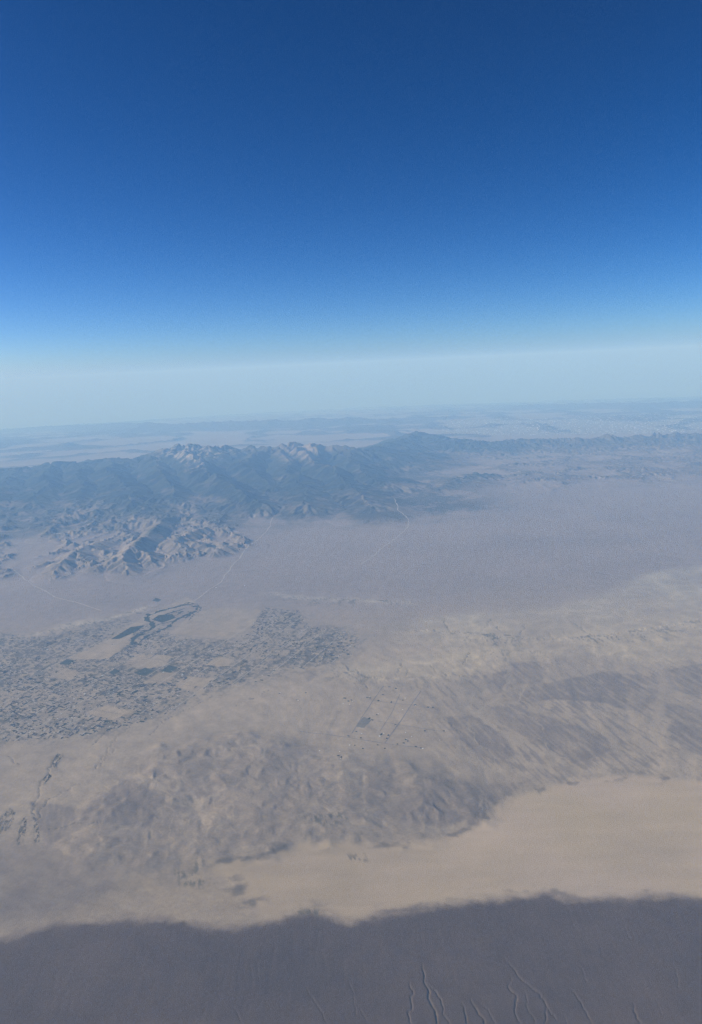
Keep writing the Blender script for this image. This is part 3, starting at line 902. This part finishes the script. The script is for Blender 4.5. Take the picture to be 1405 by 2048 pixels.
field([(268, 1346), (291, 1335), (309, 1342), (288, 1352)], M_CROP, 'dark diamond shaped green field in the middle of town')
field([(322, 1342), (338, 1330), (356, 1334), (342, 1346)], M_CROP, 'dark green field right of the dark diamond field')
field([(118, 1328), (134, 1318), (150, 1320), (138, 1330)], M_CROP, 'small dark green field near the dark straight street')
field([(218, 1346), (230, 1337), (240, 1341), (228, 1350)], M_CROP, 'small dark field left of the dark diamond field')
field([(202, 1390), (222, 1375), (238, 1376), (222, 1392)], M_STUB, 'brownish dark field in the lower half of town')
field([(712, 1452), (728, 1434), (744, 1440), (728, 1456)], M_STUB, 'dark irrigated field in the gridded settlement', 1.2)
field([(305, 1202), (312, 1196), (324, 1200), (316, 1204)], M_CROP, 'small dark green plot above the golf course')
field([(66, 1350), (76, 1342), (92, 1344), (82, 1352)], M_STUB, 'brownish dark field in the left of town')

# trees: low-poly crowns gathered into clumps
ICO_V = []
_p = (1 + 5 ** 0.5) / 2
for a_, b_ in ((-1, _p), (1, _p), (-1, -_p), (1, -_p)):
    ICO_V.append((a_, b_, 0))
for a_, b_ in ((-1, _p), (1, _p), (-1, -_p), (1, -_p)):
    ICO_V.append((0, a_, b_))
for a_, b_ in ((_p, -1), (_p, 1), (-_p, -1), (-_p, 1)):
    ICO_V.append((a_, 0, b_))
ICO_V = np.array(ICO_V) / math.sqrt(1 + _p * _p)
ICO_F = np.array([(0, 11, 5), (0, 5, 1), (0, 1, 7), (0, 7, 10), (0, 10, 11), (1, 5, 9), (5, 11, 4), (11, 10, 2), (10, 7, 6), (7, 1, 8), (3, 9, 4), (3, 4, 2), (3, 2, 6), (3, 6, 8), (3, 8, 9), (4, 9, 5), (2, 4, 11), (6, 2, 10), (8, 6, 7), (9, 8, 1)])


def crowns(x, y, rad, origin=(0, 0, 0), tall=0.75):
    n = len(x)
    jit = 1 + rng.uniform(-0.3, 0.3, (n, 12, 1))
    V = ICO_V[None] * jit * np.asarray(rad)[:, None, None] * np.array([1, 1, tall])
    V[..., 0] += np.asarray(x)[:, None]
    V[..., 1] += np.asarray(y)[:, None]
    V[..., 2] += (ground_z(x, y) + np.asarray(rad) * tall * 0.8)[:, None]
    V -= np.asarray(origin)
    F = ICO_F[None] + np.arange(n)[:, None, None] * 12
    return V.reshape(-1, 3), F.reshape(-1, 3)


def clump_points(cx, cy, length, wide, ang, n):
    u, v = rng.normal(0, 0.33, n) * length, rng.normal(0, 0.33, n) * wide
    return cx + u * math.cos(ang) - v * math.sin(ang), cy + u * math.sin(ang) + v * math.cos(ang)


def inside_points(P, n):
    lo, hi = P.min(0), P.max(0)
    q = lo + rng.random((n * 4, 2)) * (hi - lo)
    return q[poly_mask(q[:, 0], q[:, 1], P, 1.0) > 0.5][:n]


# clumps of the town
DENSE = world_line([(-20, 1340), (130, 1335), (260, 1365), (345, 1395), (300, 1432), (150, 1470), (-20, 1478)])
DENSE2 = world_line([(530, 1216), (600, 1222), (612, 1246), (560, 1258), (500, 1275), (505, 1255)])
q = inside_points(TOWN, 30000)
dens = 0.16 + 0.5 * sstep(-0.1, 0.35, fbm(q[:, 0], q[:, 1], 1500, 3, 621)) + 0.3 * poly_mask(q[:, 0], q[:, 1], DENSE, 500) + 0.3 * poly_mask(q[:, 0], q[:, 1], DENSE2, 300)
for P in PALE_FIELDS:
    dens *= 1 - 0.97 * poly_mask(q[:, 0], q[:, 1], P, 40)
q = q[rng.random(len(q)) < dens * 0.36][:2900]
clumps = []
for (cx, cy) in q:
    big = rng.random()
    L = 35 + 150 * big ** 2.2
    clumps.append((cx, cy, L, 16 + 30 * rng.random(), GA + (math.pi / 2 if rng.random() < 0.55 else 0) + rng.normal(0, 0.08), int(5 + L / 9)))
clumps.sort(key=lambda c: -c[2] / math.hypot(c[0], c[1]))


def grove(cx, cy, L, W, ang, n, label, group, mat, rad=(5, 11)):
    """One continuous lumpy canopy, ragged at the rim."""
    nu, nv = int(8 + L / 12), 6
    u, v = np.meshgrid(np.linspace(-1, 1, nu), np.linspace(-1, 1, nv), indexing='ij')
    rag = 1 + rng.uniform(-0.35, 0.35, u.shape)
    lu, lv = u * L * 0.62 + rng.normal(0, 3, u.shape), v * W * 0.75 * rag * np.sqrt(np.clip(1.08 - u * u, 0.1, 1))
    x, y = cx + lu * math.cos(ang) - lv * math.sin(ang), cy + lu * math.sin(ang) + lv * math.cos(ang)
    rim = (np.abs(u) > 0.99) | (np.abs(v) > 0.99)
    top = np.where(rim, -1.0, rng.uniform(3.5, 13.0, u.shape))
    z0 = float(ground_z(cx, cy))
    V = np.stack([x - cx, y - cy, ground_z(x, y) + top - z0], -1).reshape(-1, 3)
    k = np.arange(nu * nv).reshape(nu, nv)
    F = np.stack([k[:-1, :-1], k[1:, :-1], k[1:, 1:], k[:-1, 1:]], -1).reshape(-1, 4)
    o = mesh_object('tree_grove', V, F, mat)
    o.location = (cx, cy, z0)
    tag(o, label, 'grove', group)


GOLF = np.array(at(325, 1240))
for c in clumps[:160]:
    if poly_mask(np.array([c[0]]), np.array([c[1]]), DENSE, 1.0)[0] > 0.5:
        w_ = 'in the dense lower left part of the valley town'
    elif c[0] > at(420, 1300)[0]:
        w_ = 'in the thinning right part of the valley town'
    elif math.hypot(c[0] - GOLF[0], c[1] - GOLF[1]) < 3200:
        w_ = 'near the golf course in the valley town'
    else:
        w_ = 'in the middle of the valley town'
    grove(*c, 'dark green clump of trees ' + w_, 'tree clumps ' + w_, M_LEAF[0])
xs_, ys_ = [], []
for c in clumps[160:]:
    a_, b_ = clump_points(*c)
    xs_.append(a_)
    ys_.append(b_)
xs_, ys_ = np.concatenate(xs_), np.concatenate(ys_)
V, F = crowns(xs_, ys_, rng.uniform(4.5, 10, len(xs_)))
tag(mesh_object('town_trees', V, F, M_LEAF[0]), 'scattered dark trees across the valley town', 'trees', kind='stuff')

SETTLE = [(690, 1398, 90), (697, 1404, 60), (703, 1402, 50), (735, 1397, 70), (741, 1398, 60), (766, 1391, 50), (779, 1375, 60), (792, 1378, 70), (757, 1403, 70), (783, 1406, 60), (831, 1412, 70), (857, 1416, 70), (866, 1416, 60), (806, 1402, 40),
          (739, 1437, 90), (745, 1440, 60), (754, 1430, 40), (763, 1468, 90), (777, 1470, 60), (774, 1476, 50), (812, 1479, 50), (808, 1486, 60), (816, 1482, 40), (697, 1471, 60), (722, 1475, 40), (713, 1462, 40), (756, 1490, 40), (710, 1490, 35), (726, 1497, 40), (770, 1497, 40),
          (832, 1493, 50), (842, 1496, 35), (677, 1514, 60), (683, 1517, 50), (791, 1450, 40), (850, 1462, 40), (888, 1461, 40), (795, 1488, 40), (559, 1388, 40), (594, 1401, 40), (612, 1387, 50), (538, 1352, 80), (524, 1361, 90), (512, 1364, 70)]
for px_, py_, L in SETTLE:
    cx, cy = at(px_, py_)
    grove(cx, cy, L, 22 + 0.2 * L, GA + (math.pi / 2 if random.random() < 0.6 else 0), int(6 + L / 7), 'small dark tree clump at a homestead right of the town', 'tree clumps at outlying homesteads', M_LEAF[0])
# brush along washes and lake shore
bx_, by_, br_ = [], [], []
for P in BRUSH[:6]:
    q = inside_points(P, 900)
    k = fbm(q[:, 0] / 0.45 + q[:, 1] * 0.3, q[:, 1] / 2.2, 120, 3, 481) > -0.02
    bx_.append(q[k, 0])
    by_.append(q[k, 1])
    br_.append(rng.uniform(2.5, 6, k.sum()))
for P, w in GULLIES:
    Q = resample(P, 16)
    Q = Q + rng.normal(0, w * 0.35, Q.shape)
    Q = Q[rng.random(len(Q)) < 0.4]
    dx_, dy_ = fbm(Q[:, 0], Q[:, 1], 240, 3, 9) * 80, fbm(Q[:, 0], Q[:, 1], 240, 3, 10) * 80
    Q = Q - np.stack([dx_, dy_], -1)
    bx_.append(Q[:, 0])
    by_.append(Q[:, 1])
    br_.append(rng.uniform(3, 7, len(Q)))
V, F = crowns(np.concatenate(bx_), np.concatenate(by_), np.concatenate(br_), tall=0.6)
tag(mesh_object('desert_brush', V, F, M_LEAF[1]), 'dark brush along gullies, washes and the lake shore', 'brush', kind='stuff')


# houses
def house_mesh(name, L, W, H, R, roof):
    x, y = L / 2, W / 2
    e = 0.9
    V = [(-x, -y, -3), (x, -y, -3), (x, y, -3), (-x, y, -3), (-x, -y, H), (x, -y, H), (x, y, H), (-x, y, H), (-x, 0, H + R), (x, 0, H + R),
         (-x - e, -y - e, H - 0.2), (x + e, -y - e, H - 0.2), (x + e, y + e, H - 0.2), (-x - e, y + e, H - 0.2), (-x - e, 0, H + R + 0.3), (x + e, 0, H + R + 0.3)]
    F = [(0, 1, 5, 4), (1, 2, 6, 9, 5), (2, 3, 7, 6), (3, 0, 4, 8, 7), (10, 11, 15, 14), (12, 13, 14, 15)]
    me = bpy.data.meshes.new(name)
    me.from_pydata(V, [], F)
    me.materials.append(M_WALL)
    me.materials.append(roof)
    for k in (4, 5):
        me.polygons[k].material_index = 1
    return me


HOUSES = [house_mesh('house', 30, 17, 4, 3.2, M_ROOF[0]), house_mesh('house', 24, 15, 4, 3, M_ROOF[1]), house_mesh('house', 27, 14, 4, 2.6, M_ROOF[2]), house_mesh('house', 34, 14, 3.6, 2, M_ROOF[0])]
BARNS = [house_mesh('warehouse', 70, 42, 8, 5, M_ROOF[0]), house_mesh('warehouse', 90, 40, 9, 5, M_ROOF[0])]


def put(me, name, x, y, ang, s, label, cat, group):
    o = bpy.data.objects.new(name, me)
    o.location = (x, y, float(ground_z(x, y)))
    o.rotation_euler = (0, 0, ang)
    o.scale = (s, s, s)
    col.objects.link(o)
    tag(o, label, cat, group)


q = inside_points(TOWN, 9000)
dens = 0.25 + 0.6 * sstep(-0.1, 0.3, fbm(q[:, 0], q[:, 1], 1500, 3, 621)) + 0.3 * poly_mask(q[:, 0], q[:, 1], DENSE, 500)
for P in PALE_FIELDS:
    dens *= 1 - poly_mask(q[:, 0], q[:, 1], P, 60)
q = q[rng.random(len(q)) < dens * 0.62]
q = q[np.argsort(np.hypot(q[:, 0], q[:, 1]))]
pick = np.zeros(len(q), bool)
pick[:240] = True
for (x, y) in q[pick]:
    put(HOUSES[int(rng.choice(4, p=(0.4, 0.2, 0.15, 0.25)))], 'house', x, y, GA + (math.pi / 2) * rng.integers(0, 2), rng.uniform(0.8, 1.25), 'tiny pale roofed house on the near side of the valley town', 'house', 'houses on the near side of the town')
rest = q[~pick]
VV, FF, RV, RF = [], [], [], []
hv_ = np.array([v.co[:] for v in HOUSES[0].vertices])
ang = GA + (math.pi / 2) * rng.integers(0, 2, len(rest))
sz = rng.uniform(0.6, 1.15, len(rest))
X = (hv_[None, :, 0] * np.cos(ang)[:, None] - hv_[None, :, 1] * np.sin(ang)[:, None]) * sz[:, None] + rest[:, 0:1]
Y = (hv_[None, :, 0] * np.sin(ang)[:, None] + hv_[None, :, 1] * np.cos(ang)[:, None]) * sz[:, None] + rest[:, 1:2]
Z = hv_[None, :, 2] * sz[:, None] + ground_z(rest[:, 0], rest[:, 1])[:, None]
hf_ = np.array([(0, 1, 5, 4), (1, 2, 6, 5), (2, 3, 7, 6), (3, 0, 4, 7), (10, 11, 15, 14), (12, 13, 14, 15)])
F = (hf_[None] + np.arange(len(rest))[:, None, None] * 16).reshape(-1, 4)
o = mesh_object('town_houses', np.stack([X, Y, Z], -1).reshape(-1, 3), F, M_WALL)
for m_ in M_ROOF:
    o.data.materials.append(m_)
mi = np.zeros((len(rest), 6), np.int32)
mi[:, 4:] = (1 + rng.choice(3, len(rest), p=(0.4, 0.4, 0.2)))[:, None]
o.data.polygons.foreach_set('material_index', mi.ravel())
tag(o, 'many tiny pale houses through the rest of the valley town', 'houses', kind='stuff')
for px_, py_, lab in ((433, 1176, 'lone white roofed warehouse beside the pale highway above town'), (490, 1172, 'lone white roofed building on the grey bajada above town'), (327, 1345, 'white roofed warehouse right of the dark diamond field'),
                      (205, 1352, 'white roofed warehouse in the centre of the town'), (170, 1388, 'white roofed warehouse in the lower half of the town'), (95, 1300, 'white roofed warehouse in the upper left of the town'), (365, 1350, 'white roofed warehouse below the small bare field'),
                      (545, 1236, 'white roofed warehouse in the dense district right of the bare field')):
    x, y = at(px_, py_)
    put(BARNS[len(lab) % 2], 'warehouse', x, y, GA, 1.0, lab, 'warehouse', None)
for px_, py_ in [(832, 1413), (860, 1417), (830, 1411), (741, 1436), (747, 1444), (757, 1428), (814, 1478), (809, 1489), (740, 1395), (796, 1380), (811, 1398), (768, 1466), (700, 1410), (706, 1405), (687, 1408), (836, 1478), (824, 1473), (846, 1497),
                 (866, 1478), (792, 1452), (806, 1421), (760, 1472), (724, 1466), (700, 1490), (682, 1520), (597, 1402), (561, 1386), (680, 1505), (640, 1502), (720, 1380), (880, 1480), (812, 1465), (600, 1163), (594, 1160), (606, 1160), (852, 1243), (862, 1241)]:
    x, y = at(px_, py_)
    put(HOUSES[random.choice((0, 0, 3, 1))], 'house', x, y, GA + math.pi / 2 * random.randint(0, 1), random.uniform(0.9, 1.5), 'small pale roofed homestead house right of the town', 'house', 'houses of outlying homesteads')

# the distant city beyond the range
q = inside_points(CITY, 5200)
n = len(q)
sz = np.stack([rng.uniform(60, 330, n), rng.uniform(60, 260, n), rng.uniform(6, 24, n)], -1)
box = np.array([(-.5, -.5, -2), (.5, -.5, -2), (.5, .5, -2), (-.5, .5, -2), (-.5, -.5, 1), (.5, -.5, 1), (.5, .5, 1), (-.5, .5, 1)])
V = box[None] * sz[:, None, :]
V[..., 0] += q[:, 0:1]
V[..., 1] += q[:, 1:2]
V[..., 2] += ground_z(q[:, 0], q[:, 1])[:, None]
bf_ = np.array([(0, 1, 5, 4), (1, 2, 6, 5), (2, 3, 7, 6), (3, 0, 4, 7), (4, 5, 6, 7)])
o = mesh_object('distant_city', V.reshape(-1, 3), (bf_[None] + np.arange(n)[:, None, None] * 8).reshape(-1, 4), M_ROOF[0])
for m_ in (M_ROOF[1], M_LEAF[0], M_STUB):
    o.data.materials.append(m_)
o.data.polygons.foreach_set('material_index', np.repeat(rng.choice(4, n, p=(0.3, 0.25, 0.25, 0.2)), 5).astype(np.int32))
tag(o, 'pale speckled city spread over the plain beyond the mountains', 'city', kind='stuff')


# ------------------------------------------------------------------ air
hz = 400000.0
zt, zb = CAM_H + 2000.0, -drop(352000.0, 0) - 400.0
hv = np.array([(sx_ * hz, sy_ * hz, z_) for z_ in (zb, zt) for sy_ in (-1, 1) for sx_ in (-1, 1)])
hf = np.array([(0, 2, 3, 1), (4, 5, 7, 6), (0, 1, 5, 4), (2, 6, 7, 3), (0, 4, 6, 2), (1, 3, 7, 5)])
hm = bpy.data.materials.new('haze')
hm.use_nodes = True
hm.node_tree.nodes.clear()
ho = hm.node_tree.nodes.new('ShaderNodeOutputMaterial')
hp = hm.node_tree.nodes.new('ShaderNodeVolumePrincipled')
hp.inputs['Color'].default_value = (0.30, 0.57, 1.0, 1)
hp.inputs['Absorption Color'].default_value = (0.64, 0.74, 1, 1)
hp.inputs['Density'].default_value = 1.25e-5
hp.inputs['Anisotropy'].default_value = 0.0
hm.node_tree.links.new(hp.outputs[0], ho.inputs['Volume'])
haze = mesh_object('haze', hv, hf, hm)
tag(haze, 'pale blue desert haze filling the air', 'haze', kind='stuff')
